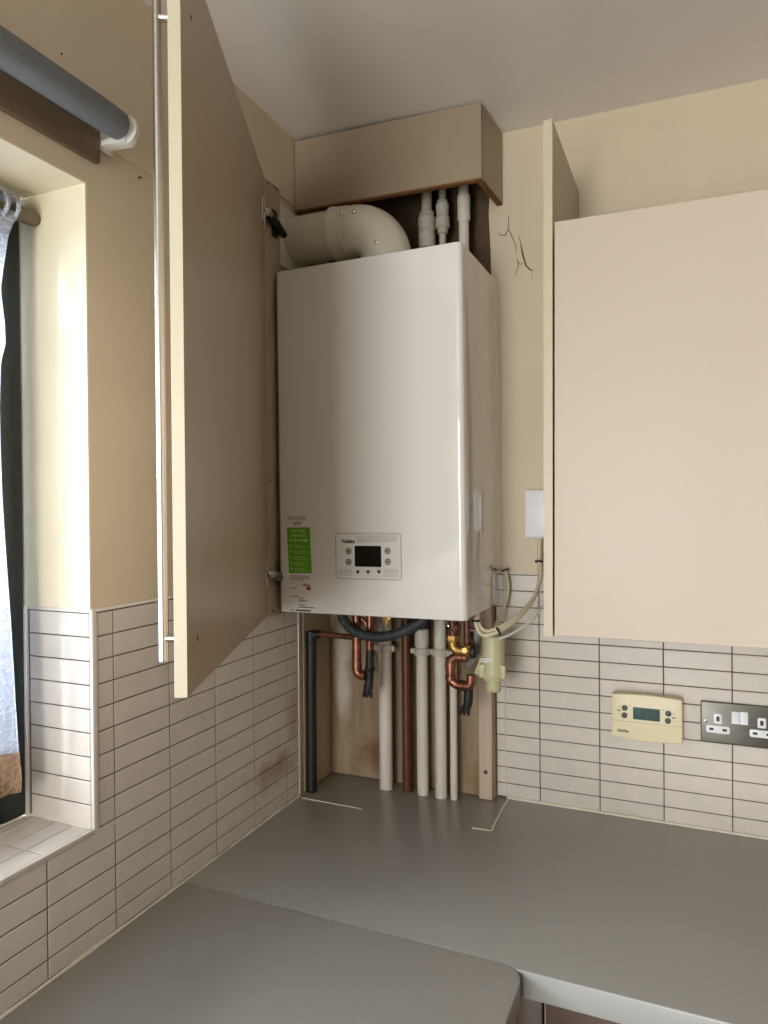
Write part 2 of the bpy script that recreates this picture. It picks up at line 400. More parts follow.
bead('trim_7', [(0.001, -0.178, 0.001), (0.001, -3.2, 0.001)], 0.0030, 0.5)
bead('trim_9', [(0.4596, -.0002, 0.004), (0.4596, -.0002, ZB)], .0014, .2, M['trim'])
bead('trim_10', [(-0.150, -.8100, 0.1868), (-0.006, -.8100, 0.1868)], .0022, .3)
bead('trim_8', [(0.462, -0.001, 0.001), (2.5, -0.001, 0.001)], 0.0034, 0.1)

mb = MB(); mb.prism([(.001, 1.05), (.436, 1.05), (.432, 1.30), (.428, 1.38), (.436, 1.56), (.001, 1.56)], 'y', -.0012, .0005)
mb.build('bare_plaster', M['bare'], wb, smooth=False)
for q in ((-.855, 1.378), (-.690, 1.262)):
    mb = MB(); mb.cyl((P_, q[0], q[1]), (P_+.0045, q[0], q[1]), .0017, 8); mb.build('nail', M['old_copper'], wl)
# window -----------------------------------------------------------
win = struct(bpy.data.objects.new('window_1', None)); COL.objects.link(win); win.location = (-0.18, (WY0+WY1)/2, WZ0+.006)
bpy.context.view_layer.update()
mb = MB(); fx0, fx1 = -0.205, -0.148; z0, z1 = 0.187, WZ1-.004; y0, y1 = WY1+.001, WY0-.006
def ring(mb, x0, x1, ya, yb, za, zb, wd, bev=.003):
    mb.box(x0, x1, ya, ya+wd, za, zb, bev); mb.box(x0, x1, yb-wd, yb, za, zb, bev)
    mb.box(x0, x1, ya+wd, yb-wd, za, za+wd, bev); mb.box(x0, x1, ya+wd, yb-wd, zb-wd, zb, bev)
ring(mb, fx0, fx1, y0, y1, z0, z1, .045)
ym = (y0+y1)/2; mb.box(fx0, fx1, ym-.03, ym+.03, z0+.045, z1-.045, .003)
mb.build('window_frame', M['frame'], win)
for ya, yb in ((y0+.047, ym-.032), (ym+.032, y1-.047)):
    mb = MB(); ring(mb, -0.195, -0.141, ya, yb, z0+.047, z1-.047, .042, .005)
    sh = mb.build('casement', M['frame'], win)
    mb = MB(); mb.box(-0.176, -0.172, ya+.042, yb-.042, z0+.089, z1-.089); mb.build('pane', M['glass'], sh, smooth=False)
    mb = MB(); yc = ya+.021; mb.box(-0.143, -0.135, yc-.012, yc+.012, .55, .62, .002); mb.cyl((-0.137, yc, .60), (-0.130, yc, .60), .006); mb.box(-0.134, -0.128, yc-.008, yc+.008, .50, .61, .003)
    mb.build('handle', M['chrome'], sh)

# curtain rod and lace curtain ---------------------------------------
rod = thing('curtain_rod', 'thin bronze curtain rod fixed across the top of the window recess', 'curtain rod', (-0.112, -0.808, 1.163))
mb = MB(); mb.cyl((-0.112, -2.0, 1.163), (-0.112, -0.84, 1.163), .0065); mb.build('rod', M['bronze'], rod)
mb = MB(); mb.lathe([(.0115, 0), (.0125, .004), (.0125, .040), (.0105, .044)], (-0.112, -0.812, 1.163), (0, -1, 0)); mb.build('end_socket', M['bronze'], rod)
def curtain():
    cu = thing('lace_curtain', 'white lace net curtain with brown embroidered hem in front of the window', 'curtain', (-0.112, -1.4, 0.25))
    # right hand edge of the curtain, y as a function of z
    prof = [(1.19, -.842), (1.172, -.838), (1.155, -.848), (1.12, -.862), (1.06, -.872), (1.03, -.876), (0.98, -.868), (0.95, -.866), (0.92, -.874),
            (0.85, -.876), (0.7, -.873), (0.55, -.868), (0.40, -.865), (0.31, -.861), (0.27, -.857), (0.235, -.860)]
    def edge(z):
        for (za, a), (zb_, b) in zip(prof, prof[1:]):
            if zb_ <= z <= za: return a+(b-a)*(za-z)/(za-zb_)
        return prof[-1][1]
    def sheet(ztop, zbot, name, m, off=0.0, hem=False, yend=-1.98, nz=70):
        bm = bmesh.new(); rows = []; ny = 260
        for i in range(nz+1):
            row = []
            for j in range(ny+1):
                s = j/ny
                zb2 = zbot+(0.020*abs(math.sin(s*PI*17+.9)) if hem else 0)
                zz = ztop+(zb2-ztop)*i/nz
                e = edge(max(min(zz, 1.19), .235)); y = e+(yend-e)*s
                amp = .010+.010*min(1, (1.16-zz)/.3) if zz < 1.16 else .008
                x = -0.112+off+amp*math.sin(s*PI*34+.6*math.sin(zz*6))*.75+.003*math.sin(s*PI*91)
                row.append(bm.verts.new((x, y, zz)))
            rows.append(row)
        for a, b in zip(rows, rows[1:]):
            for j in range(ny): bm.faces.new((a[j], a[j+1], b[j+1], b[j]))
        mb = MB(); mb.bm.free(); mb.bm = bm
        o = mb.build(name, m, cu); sm = o.modifiers.new('thickness', 'SOLIDIFY'); sm.thickness = .0006
        return o
    sheet(1.185, 0.315, 'net_panel', M['lace'])
    sheet(0.315, 0.232, 'embroidered_hem', M['lace_brown'], hem=True, nz=16)
    # gathered heading on the rod
    bm_pts = []
    mb = MB()
    for k in range(60):
        y = -.852-k*.019
        mb.tube(catmull([(-0.112, y, 1.148), (-0.097, y-.003, 1.158), (-0.098, y-.002, 1.172), (-0.112, y, 1.180+.004*(k % 3)), (-0.127, y+.002, 1.170), (-0.126, y, 1.155), (-0.112, y-.001, 1.149)], 4), .0035, 6)
    mb.build('heading_gathers', M['lace'], cu)
curtain()

# roller blind and board -------------------------------------------
bd = MB(); bd.box(-0.0045, 0.006, -2.2, -0.787, 1.2420, 1.320, .0010)
tag(bd.build('mounting_board', M['brown_wood']), 'dark brown wooden board on the wall under the grey roller blind', 'board')
rb = thing('roller_blind', 'rolled up grey roller blind with white end bracket above the window', 'roller blind', (0.05, -0.76, 1.29))
mb = MB(); mb.lathe([(.018, 0), (.0215, .004), (.0222, .022), (.0230, .026), (.0230, 1.42)], (0.05, -0.789, 1.2895), (0, -1, 0), 40); mb.build('fabric_roll', M['blind'], rb)
mb = MB(); mb.lathe([(.010, 0), (.020, .003), (.022, .012), (.018, .018), (.018, .022)], (0.05, -0.766, 1.290), (0, -1, 0), 32)
mb.prism([(0.0, 1.272), (0.052, 1.2680), (0.060, 1.275), (0.060, 1.282), (0.0, 1.279)], 'y', -.7855, -.764, .001)
mb.box(-0.0012, 0.004, -.785, -.758, 1.266, 1.312, .001)
mb.build('end_bracket', M['plastic_white'], rb)

# ================================================================== WORKTOPS
def worktop_edge(pts, z0=-.04, z1=0.0):
    mb = MB(); mb.prism(pts, 'z', z0, z1, .0009); return mb
wt = worktop_edge([(0.0, 0.002), (2.6, 0.002), (2.6, -.604), (0.6205, -.604), (0.6135, -.6000), (0.6, -.5985), (0.0, -.5985)]).build('worktop', M['worktop'])
tag(wt, 'grey laminate worktop along the tiled back wall below the boiler', 'worktop', 'kitchen worktops')
mb = MB(); mb.box(.6215, 2.6, -.6075, -.6035, -.040, .0004, .0018, 3); mb.build('front_edging', M['edge_grey'], wt)
arc = [(0.597+.038*math.cos(a), -.6375+.038*math.sin(a)) for a in [PI/2*k/8 for k in range(9)]]
wr = worktop_edge([(0.0, -.5995)]+[(0.597, -.5995)]+list(reversed(arc))[1:]+[(0.635, -3.2), (0.0, -3.2)]).build('worktop', M['worktop'])
tag(wr, 'nearer grey laminate worktop with rounded corner running under the window wall', 'worktop', 'kitchen worktops')
def line(name, pts, r, m, par):
    mb = MB()
    mb.tube(pts, r, 6); return mb.build(name, m, par)
line('sealant_line', catmull([(0.010, -.1845, .0002), (.09, -.1852, .0002), (0.170, -.1862, .0002)], 6), .0011, M['silicone'], wt)
line('sealant_line', [(0.466, -.006, .0002), (0.4665, -.06, .0002), (0.470, -.15, .0002), (0.4722, -.176, .0002)], .0022, M['silicone'], wt)
line('sealant_line', [(0.4722, -.176, .0002), (0.4690, -.181, .0002), (0.43, -.1825, .0002)], .0012, M['silicone'], wt)
# base cabinets below
def base_cab(name, label, x0, x1, y0, y1, face):
    t = thing(name, label, 'base cabinet', ((x0+x1)/2, (y0+y1)/2, FZ))
    mb = MB()
    if face == 'y':   # door looks towards -y
        mb.box(x0, x1, y0+.02, y1, FZ+.10, -.0405); mb.box(x0, x1, y0+.07, y1, FZ, FZ+.10)
        b = mb.build('carcass', M['dark_wood'], t, smooth=False)
        mb = MB(); mb.box(x0+.002, x1-.002, y0, y0+.019, FZ+.105, -.20, .002); d = mb.build('door', M['dark_wood'], t)
        mb = MB(); mb.cyl((x0+.05, y0-.03, -.35), (x0+.05, y0-.03, -.23), .005); mb.cyl((x0+.05, y0-.03, -.34), (x0+.05, y0, -.34), .004); mb.cyl((x0+.05, y0-.03, -.24), (x0+.05, y0, -.24), .004); mb.build('handle', M['steel'], d)
        mb = MB(); mb.box(x0+.002, x1-.002, y0, y0+.019, -.195, -.048, .002); d = mb.build('drawer', M['dark_wood'], t)
        xc = (x0+x1)/2
        mb = MB(); mb.cyl((xc-.06, y0-.03, -.12), (xc+.06, y0-.03, -.12), .005); mb.cyl((xc-.05, y0-.03, -.12), (xc-.05, y0, -.12), .004); mb.cyl((xc+.05, y0-.03, -.12), (xc+.05, y0, -.12), .004); mb.build('handle', M['steel'], d)
    else:             # door looks towards +x
        mb.box(x0, x1-.02, y0, y1, FZ+.10, -.0405); mb.box(x0, x1-.07, y0, y1, FZ, FZ+.10)
        mb.build('carcass', M['dark_wood'], t, smooth=False)
        mb = MB(); mb.box(x1-.019, x1, y0+.002, y1-.002, FZ+.105, -.048, .002); d = mb.build('door', M['dark_wood'], t)
        mb = MB(); mb.cyl((x1+.03, y0+.05, -.35), (x1+.03, y0+.05, -.15), .005); mb.cyl((x1+.03, y0+.05, -.34), (x1, y0+.05, -.34), .004); mb.cyl((x1+.03, y0+.05, -.16), (x1, y0+.05, -.16), .004); mb.build('handle', M['steel'], d)
base_cab('base_cabinet', 'dark woodgrain base cabinet under the back worktop edge', 0.66, 1.26, -.585, -.01, 'y')
mb = MB(); mb.box(0.612, 0.657, -.585, -.566, FZ+.1, -.0405, .001)
tag(mb.build('corner_post', M['dark_wood']), 'narrow dark woodgrain filler post in the inner worktop corner', 'filler panel')

# ================================================================== BOILER CUPBOARD (open)
cb = thing('boiler_cupboard', 'open beige cupboard door and side panel hinged on the wall left of the boiler', 'cupboard', (0.009, -0.30, 0.455))
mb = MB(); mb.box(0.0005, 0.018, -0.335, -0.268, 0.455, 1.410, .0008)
sp = mb.build('side_panel', M['cupboard_shaded'], cb)
for y, z in ((-.315, 1.4035), (-.291, 1.4045), (-.281, 1.402), (-.318, .752), (-.313, .4635), (-.284, .4665), (-.277, .4665)):
    mb = MB(); mb.cyl((0.0165, y, z), (0.0183, y, z), .0028, 10); mb.build('screw_hole', M['black'], sp)
H = Vector((0.0215, -0.337, 0)); E_ = Vector((0.2960, -0.9465, 0)); d = (E_-H).normalized(); no = Vector((d.y, -d.x, 0)); L_ = (E_-H).length
if no.x > 0: no = -no
# door built in a local frame: s along the width, t outward
def W(s, t, z): return H+d*s+no*t+Vector((0, 0, z))
def dbox(mb, s0, s1, t0, t1, za, zb, bev=0):
    t = MB(); t.box(s0, s1, t0, t1, za, zb, bev)
    me = bpy.data.meshes.new('t'); t.bm.to_mesh(me); t.bm.free()
    for v in me.vertices: v.co = W(v.co.x, v.co.y, v.co.z)
    mb.bm.from_mesh(me); bpy.data.meshes.remove(me)
mb = MB(); dbox(mb, 0, L_-.0008, 0, .0160, .4585, 1.409, .0006); door = mb.build('door', M['cupboard_shaded'], cb, smooth=False)
mb = MB(); dbox(mb, L_-.0008, L_, 0, .0160, .4585, 1.409, .0003); mb.build('edging', M['edge'], door, smooth=False)
s_h, t_h = L_-.052, .0160+.0285
mb = MB(); mb.cyl(W(s_h, t_h, .492), W(s_h, t_h, 1.362), .0060, 20, .001)
for z in (.5225, 1.327): mb.cyl(W(s_h, .0160, z), W(s_h, t_h, z), .0050, 14)
mb.build('handle', M['steel'], door)
for z in (.5225, 1.327):
    mb = MB(); mb.cyl(W(s_h, .001, z), W(s_h, -.0006, z), .0035, 10); mb.build('screw', M['old_copper'], door)
for zc, dk in ((1.325, 'black'), (0.548, 'steel')):
    mb = MB()
    dbox(mb, .018, .021, -.004, .000, zc-.033, zc+.033, .0008); dbox(mb, .008, .040, -.0030, .0002, zc-.026, zc+.026, .001)
    
    # arm reaching back to the side panel
    mb.tube([W(.022, -.002, zc), W(.016, -.012, zc), (0.034, -.326, zc-.001)], [.0075, .0080, .0080], 4)
    h = mb.build('hinge', M['chrome'], cb)
    mb = MB(); mb.tube([(0.031, -.330, zc-.004), (0.030, -.300, zc-.010), (0.024, -.262, zc-.018)], [.010, .0105, .0085], 6); mb.box(0.0182, 0.022, -.305, -.285, zc-.032, zc+.026, .001)
    mb.cyl((0.026, -.283, zc-.026), (0.026, -.283, zc-.018), .004, 10)
    mb.build('mounting_arm', M['black'] if dk == 'black' else M['grey_plate'], h)

# ================================================================== SOFFIT BOX
sf = thing('pipe_boxing', 'beige boxed-in soffit under the ceiling above the boiler', 'boxing', (0.23, -0.1, 1.40))
FLc, FRc, BRc, SZ0, SZ1 = Vector((0.0008, -.1700)), Vector((0.4525, -.1500)), Vector((0.4625, -.0008)), 1.4025, 1.5655
def board(p, q, th, za, zb, m, name, drop0=0, drop1=0):
    e = (q-p).normalized(); nn = Vector((-e.y, e.x))*th
    mb = MB(); mb.prism([tuple(p), tuple(q), tuple(q+nn), tuple(p+nn)], 'z', za, zb, .0005); return mb.build(name, m, sf, smooth=False)
board(FLc, FRc, .015, SZ0, SZ1, M['boxing'], 'front_board')
e2 = (BRc-FRc).normalized(); F2 = FRc+e2*.0152
board(F2, BRc, .015, SZ0, SZ1, M['boxing'], 'side_board')
board(FLc+Vector((.0005, .0004)), FRc+Vector((-.0006, .0004)), .014, SZ0-.0045, SZ0-.0001, M['chip'], 'raw_edge')
board(F2+Vector((-.0006, 0)), BRc+Vector((-.0006, 0)), .014, SZ0-.0045, SZ0-.0001, M['chip'], 'raw_edge')

# ================================================================== BOILER
BX0, BX1, BY, BZ0, BZ1 = 0.0280, 0.4580, -0.3050, 0.4630, 1.2120
bo = thing('gas_boiler', 'white wall hung gas boiler with small black display and green sticker', 'boiler', (0.243, -0.15, BZ0))
mb = MB(); pts = []
R = .012
pts = [(BX0, -.283)]+[(BX0+R+R*math.cos(a), BY+R+R*math.sin(a)) for a in [PI+PI/2*k/8 for k in range(9)]]+\
      [(BX1-R+R*math.cos(a), BY+R+R*math.sin(a)) for a in [1.5*PI+PI/2*k/8 for k in range(9)]]+[(BX1, -.283)]
mb.prism(pts, 'z', BZ0, BZ1, .0025); fc = mb.build('front_casing', M['white'], bo)
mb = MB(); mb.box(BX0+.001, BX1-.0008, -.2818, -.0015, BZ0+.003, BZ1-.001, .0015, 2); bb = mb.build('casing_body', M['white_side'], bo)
# control panel
cp = MB(); cp.prism(rrect(0.1725, 0.3207, 0.5412, 0.6356, .006), 'y', BY-.0006, BY+.001, 0.0); cpo = cp.build('control_panel', M['sticker'], fc)
mb = MB()
o_ = rrect(0.1717, 0.3215, 0.5404, 0.6364, .0068); mb.tube([(x, BY-.0003, z) for x, z in o_+o_[:1]], .0006, 5)
for k in range(7): mb.box(0.22+.0, 0.313, BY-.0009, BY-.0005, 0.632-k*.0022, 0.6325-k*.0022)
for k in range(7): mb.box(0.283, 0.316, BY-.0009, BY-.0005, 0.5475+k*.0025, 0.548+k*.0025)
for k in range(6): mb.box(0.177, 0.210, BY-.0009, BY-.0005, 0.5475+k*.0025, 0.548+k*.0025)
mb.build('printed_border', M['grey_ink'], cpo, smooth=False)
mb = MB(); mb.prism(rrect(0.2165, 0.2773, 0.5665, 0.6102, .002), 'y', BY-.0014, BY-.0004, 0.0003); mb.build('display', M['blackgloss'], cpo)
for x, z in ((.202, .5987), (.2018, .5759), (.2917, .6002), (.292, .578)):
    mb = MB(); mb.lathe([(.0068, 0), (.0068, .0006), (.0058, .0009), (.0053, .0009), (.0053, .0004)], (x, BY-.0005, z), (0, -1, 0), 20)
    mb.cyl((x, BY-.0009, z), (x, BY-.0018, z), .0026, 12)
    mb.build('button', M['grey_ink'] if False else M['button'], cpo)
    mb = MB(); mb.cyl((x, BY-.0008, z), (x, BY-.0012, z), .0048, 16); mb.build('button_face', M['clip'], cpo)
for x, z in ((.2231, .5556), (.2469, .5563), (.2715, .557)):
    mb = MB(); mb.lathe([(.0040, 0), (.0040, .0006), (.0026, .0006), (.0026, .0002)], (x, BY-.0005, z), (0, -1, 0), 14); mb.build('icon', M['button'], cpo)
text('lettering', 'Vokèra', M['ink'], .0115, (0.2010, BY-.0009, 0.6192), cpo, width=.032, bold=.035)
# labels at the left
mb = MB(); mb.prism([(0.0516, .6487), (.1092, .6490), (.1127, .5500), (.0556, .5484)], 'y', BY-.0005, BY+.001, 0); st = mb.build('green_label', M['green'], fc)
text('lettering', 'REGISTER', M['grey_ink'], .0115, (.0768, BY-.0004, .6690), fc, width=.046)
text('lettering', 'NOW', M['grey_ink'], .0100, (.0780, BY-.0004, .6572), fc, width=.020)
for k, (s, wd) in enumerate((('GET YOUR', .036), ('WARRANTY', .042), ('UP TO 10 YEARS', .046))):
    text('lettering', s, M['pale_ink'], .0085, (.0795+.0004*k, BY-.0008, .6405-k*.0100), st, width=wd)
mb = MB()
for k in range(14):
    z = .6090-k*.0042
    if k % 3 == 2: continue
    mb.box(.066+.0002*k, .066+.0002*k+(.034 if k % 2 else .026), BY-.0009, BY-.0004, z, z+.0010)
    if k % 3 == 0: mb.box(.058+.0002*k, .0615+.0002*k, BY-.0009, BY-.0004, z-.001, z+.0025)
mb.build('small_print', M['pale_ink'], st, smooth=False)
mb = MB()
for k in range(4): mb.box(.0600, .1065-(.014 if k == 3 else .0), BY-.0005, BY, .5425-k*.0030, .5437-k*.0030)
mb.box(.060, .0725, BY-.0005, BY, .5155, .5170)
mb.build('small_print', M['grey_ink'], fc, smooth=False)
mb = MB(); mb.prism([(.0865, .5265), (.094, .527), (.107, .5255), (.1095, .5195), (.1085, .5135), (.1045, .5160), (.0985, .5165), (.0955, .5205), (.0905, .5222)], 'y', BY-.0005, BY, 0)
mb.build('pointing_hand_print', M['skin_ink'], fc)
mb = MB(); mb.box(.0995, .1085, BY-.0008, BY, .5135, .5180); mb.build('cuff_print', M['old_copper'], fc, smooth=False)
mb = MB()
mb.box(.0600, .0795, BY-.0005, BY, .4975, .4985)
for k, wd in enumerate((.011, .020, .0, .014, .038)):
    if wd: mb.box(.0795, .0795+wd, BY-.0005, BY, .4930-k*.0047, .4946-k*.0047)
mb.box(.0715, .1085, BY-.0005, BY, .4665, .4695); mb.box(.0605, .0655, BY-.0005, BY, .4668, .4690)
mb.build('small_print', M['ink'], fc, smooth=False)

bo.rotation_euler = (0, -0.005, 0)
# flue --------------------------------------------------------------
fl = thing('flue_pipe', 'white plastic flue elbow joining boiler top to left wall', 'flue', (0.243, -0.17, 1.213))
FYc, FZc, FR = -.180, 1.322, .0545
mb = MB(); mb.cyl((0.006, FYc, FZc), (0.125, FYc, FZc), FR, 40); mb.build('straight_pipe', M['flue'], fl)
ex, er = 0.243, 0.082
path = [(0.120, FYc, FZc), (0.145, FYc, FZc)]+[(ex-er+er*math.sin(a), FYc, FZc-er+er*math.cos(a)) for a in [PI/2*k/16 for k in range(17)]]+[(ex, FYc, 1.2145)]
mb = MB(); mb.tube(path, FR+.0015, 40)
mb.lathe([(FR+.001, 0), (FR+.0062, .002), (FR+.0062, .010), (FR+.0045, .014), (FR+.0045, .020), (FR+.0035, .022), (FR+.0035, .038), (FR+.001, .040)], (0.112, FYc, FZc), (1, 0, 0), 40)
elb = mb.build('elbow', M['flue'], fl)
for x, zz in ((.156, 1.343), (.186, 1.343), (.240, 1.268)):
    r0 = FR+.0045; dz = zz-FZc; yy = FYc-math.sqrt(max(0, r0*r0-dz*dz)); nrm = Vector((0, yy-FYc, dz)).normalized()
    if x > .15: 
        yy = -.236; nrm = Vector((0, -1, 0)); yy = FYc-math.sqrt(max(0, r0*r0-.0**2))+.004
    p = Vector((x, yy, zz)); mb = MB(); mb.lathe([(.0042, -.002), (.0042, .0012), (.002, .0022)], p, nrm, 14); mb.build('screw', M['steel'], elb)
mb = MB(); mb.lathe([(.066, 0), (.066, .003), (.060, .005)], (0.0004, FYc, FZc), (1, 0, 0), 40); mb.box(0.0004, .0025, FYc-.066, FYc+.07, 1.250, 1.3900, .001)
mb.build('wall_plate', M['plastic_white'], fl)
mb = MB(); mb.lathe([(.064, 0), (.064, .004), (.059, .008)], (ex, FYc, 1.2128), (0, 0, 1), 40); mb.build('gasket', M['black'], fl)

# pipes above the boiler ---------------------------------------------
def vpipe(label, x, y, za, zb, r, m, extra, name='plastic_pipe', cat='pipe', group='pipes rising above the boiler'):
    t = thing(name, label, cat, (x, y, za), group)
    mb = MB(); mb.cyl((x, y, za), (x, y, zb), r, 20); mb.build('pipe', m, t)
    for nm, mm, prof in extra:
        mb = MB(); mb.lathe([(rr, h) for rr, h in prof], (x, y, 0), (0, 0, 1), 24); mb.build(nm, mm, t)
    return t
vpipe('white pipe with large push-fit coupling above the boiler, nearest the flue', .294, -.06, 1.2125, CZ-.001, .0125, M['clip'],
      [('coupling', M['clip'], [(.013, 1.300), (.0205, 1.303), (.0205, 1.336), (.0180, 1.338), (.0180, 1.343), (.0205, 1.345), (.0205, 1.374), (.0175, 1.378), (.0175, 1.387), (.013, 1.390)])])
vpipe('white pipe with slimmer stepped coupling, middle of three above the boiler', .333, -.06, 1.2125, CZ-.001, .0078, M['clip'],
      [('coupling', M['clip'], [(.009, 1.330), (.0120, 1.332), (.0120, 1.342), (.0165, 1.346), (.0165, 1.368), (.014, 1.370), (.0145, 1.384), (.0155, 1.386), (.0155, 1.399), (.012, 1.402), (.012, 1.408), (.009, 1.41)])])
vpipe('bumpy white sleeved pipe above the boiler, nearest the right side', .385, -.06, 1.2125, CZ-.001, .0115, M['pipe_white'],
      [('sleeve', M['pipe_white'], [(.0125, 1.352), (.0150, 1.356), (.0145, 1.375), (.0152, 1.400), (.0145, 1.410), (.0125, 1.414)])])

# ================================================================== RECESS UNDER THE BOILER
mb = MB(); mb.box(0.001, 0.437, -.0130, .0055, 0.001, 0.462, .001)
tag(mb.build('recess_back_board', M['board'], smooth=False), 'stained wooden back board behind the pipes under the boiler', 'board')
mb = MB(); mb.box(-0.0045, 0.0006, -.150, -.0135, 0.001, 0.454, .0004)
tag(mb.build('recess_side_board', M['lining'], smooth=False), 'cream painted side board of the pipe recess beside the black pipe', 'board')
bt = MB(); bt.box(0.4030, 0.4340, -.030, -.0135, 0.001, 0.4605, .001)
bt = bt.build('wooden_batten', M['batten']); tag(bt, 'vertical pale wooden batten screwed up at the right of the pipe recess', 'batten')
mb = MB(); mb.lathe([(.005, 0), (.005, .0010), (.0028, .0014)], (0.4190, -.0299, .0657), (0, -1, 0), 14); mb.build('screw', M['old_copper'], bt)

PY = -.052
GW = 'white waste pipes standing under the boiler'
def clipprof(z, r): return ('pipe_clip', M['clip'], [(r+.0005, z-.009), (r+.0055, z-.0085), (r+.0062, z), (r+.0055, z+.0085), (r+.0005, z+.009)])
def white_pipe(label, x, r, zc, top=None):
    t = vpipe(label, x, PY, 0.0, 0.462, r, M['pipe_white'], [clipprof(zc, r)] if zc else [], name='waste_pipe', group=GW)
    if zc:
        mb = MB(); mb.box(x-r-.014, x-r+.002, PY-.006, PY+.006, zc-.006, zc+.006, .001); mb.build('clip_lug', M['clip'], t); mb = MB(); mb.box(x+r-.002, x+r+.010, PY-.006, PY+.006, zc-.006, zc+.006, .001); mb.build('clip_lug', M['clip'], t)
    return t
p1 = white_pipe('thickest white pipe with clip under the boiler, leftmost of four', .1735, .0165, .345)
p3 = white_pipe('white pipe with clip and dark top end, right of the brown pipe', .2700, .0138, .3435)
mb = MB(); mb.cyl((.270, PY, .356), (.270, PY, .398), .0172, 20, .001); mb.build('socket', M['pipe_white'], p3)
mb = MB(); mb.cyl((.270, PY, .398), (.270, PY, .462), .0180, 20, .001); mb.build('rubber_cap', M['hose'], p3)
p4 = white_pipe('white pipe with clip, third from the left under the boiler', .3165, .0138, .3445)
p5 = white_pipe('thinnest white pipe, rightmost under the boiler', .3480, .0085, None)
vpipe('dark brown copper pipe standing between two white pipes under the boiler', .2290, PY, 0.0, 0.462, .0115, M['old_copper'], [], name='copper_pipe', group=None)

# black pipe with copper branch
bp = thing('black_insulated_pipe', 'black insulated pipe in the left corner of the recess', 'pipe', (0.0140, -.140, 0))
mb = MB(); mb.tube([(.0140, -.140, 0.0005), (.0148, -.140, .12), (.0148, -.140, .25), (.0165, -.140, .372)], .0128, 14)
mb.lathe([(.0135, 0), (.0145, .004), (.0132, .03)], (.0165, -.140, .360), (0, 0, 1), 14)
mb.tube([(.0165, -.140, .380), (.026, -.140, .384), (.040, -.140, .384)], [.013, .011, .010], 12)
mb.build('insulated_pipe', M['black'], bp)
mb = MB(); mb.tube([(.036, -.141, .3850), (.07, -.141, .3850), (.140, -.150, .3850)], .0070, 12); mb.build('copper_branch', M['copper'], bp)

# copper drop pipes left, ending in black sleeve
CY = -.160
cu = thing('copper_trap', 'bright copper pipe loop with black wrapped tail under the boiler left side', 'copper pipe', (.158, CY, .25))
mb = MB()
mb.tube([(.1480, CY, .4605), (.1480, CY, .320)]+arc3((.1610, CY, .3135), (-1, 0, 0), (0, 0, -1), .0130, 0, PI/2, 8)+[(.168, CY, .3005)], .0108, 18)
mb.lathe([(.0122, 0), (.0122, .018)], (.1480, CY, .312), (0, 0, 1), 18); mb.lathe([(.0120, 0), (.0120, .012)], (.159, CY, .3005), (1, 0, 0), 18)
mb.build('drop_pipe', M['copper'], cu)
mb = MB(); mb.tube([(.1830, CY, .4605), (.1828, CY, .40), (.1820, CY, .362)], .0092, 16)
mb.tube([(.162, CY, .43), (.170, CY, .425), (.178, CY, .41)], .006, 10); mb.build('drop_pipe', M['copper'], cu)
OX = Vector((.003, 0, .014))
def sh(L): return [Vector(p)+OX for p in L]
mb = MB(); mb.tube(sh([(.1785, CY, .352), (.180, CY, .340), (.1785, CY, .325), (.179, CY, .306), (.178, CY, .290), (.1775, CY, .272)]), [.0085, .0105, .0092, .0105, .0095, .0092], 12)
mb.tube(sh([(.168, CY, .302), (.180, CY, .300), (.186, CY-.004, .306)]), [.008, .010, .008], 10)
mb.tube(sh([(.1775, CY, .276), (.1745, CY, .262), (.1715, CY, .245)]), [.0095, .0115, .0085], 12)
for dx in (-.006, 0, .007): mb.tube(sh([(.174+dx, CY-.002, .256), (.172+dx*1.4, CY-.003, .241), (.173+dx*1.5, CY-.003, .236)]), [.005, .004, .002], 8)
mb.build('black_wrapped_tail', M['black'], cu)

# black flexible hose
hs = thing('flexible_hose', 'dark ribbed flexible hose hanging in a curve below the boiler', 'hose', (.2, -.185, .40))
HP = catmull([(.1220, -.185, .4500), (.128, -.187, .4330), (.146, -.189, .4140), (.172, -.190, .4020), (.208, -.190, .3980), (.246, -.188, .4030), (.285, -.183, .4180), (.316, -.176, .4380), (.324, -.17, .4600)], 16)
mb = MB(); mb.tube(HP, [.0116+.0004*math.sin(i*1.5) for i in range(len(HP))], 16); mb.build('hose', M['hose'], hs)
mb = MB(); mb.lathe([(.009, 0), (.0105, .002), (.0105, .010), (.007, .012), (.007, .022)], (.1215, -.185, .444), (0, 0, 1), 6); mb.build('brass_nut', M['brass'], hs)
vl = thing('brass_valve', 'yellow brass valve lever under the boiler above the dark hose', 'valve', (.245, -.205, .445))
mb = MB(); mb.cyl((.245, -.20, .4625), (.245, -.20, .440), .007, 12); mb.lathe([(.008, 0), (.010, .002), (.010, .010), (.008, .012)], (.245, -.20, .443), (0, 0, 1), 6); mb.build('body', M['brass'], vl)
mb = MB(); mb.prism([(.236, .452), (.256, .452), (.259, .446), (.251, .440), (.249, .428), (.243, .428), (.241, .440), (.233, .446)], 'y', -.2135, -.2095, .001); mb.cyl((.245, -.21, .447), (.245, -.2175, .447), .004, 10); mb.build('lever', M['brass'], vl)

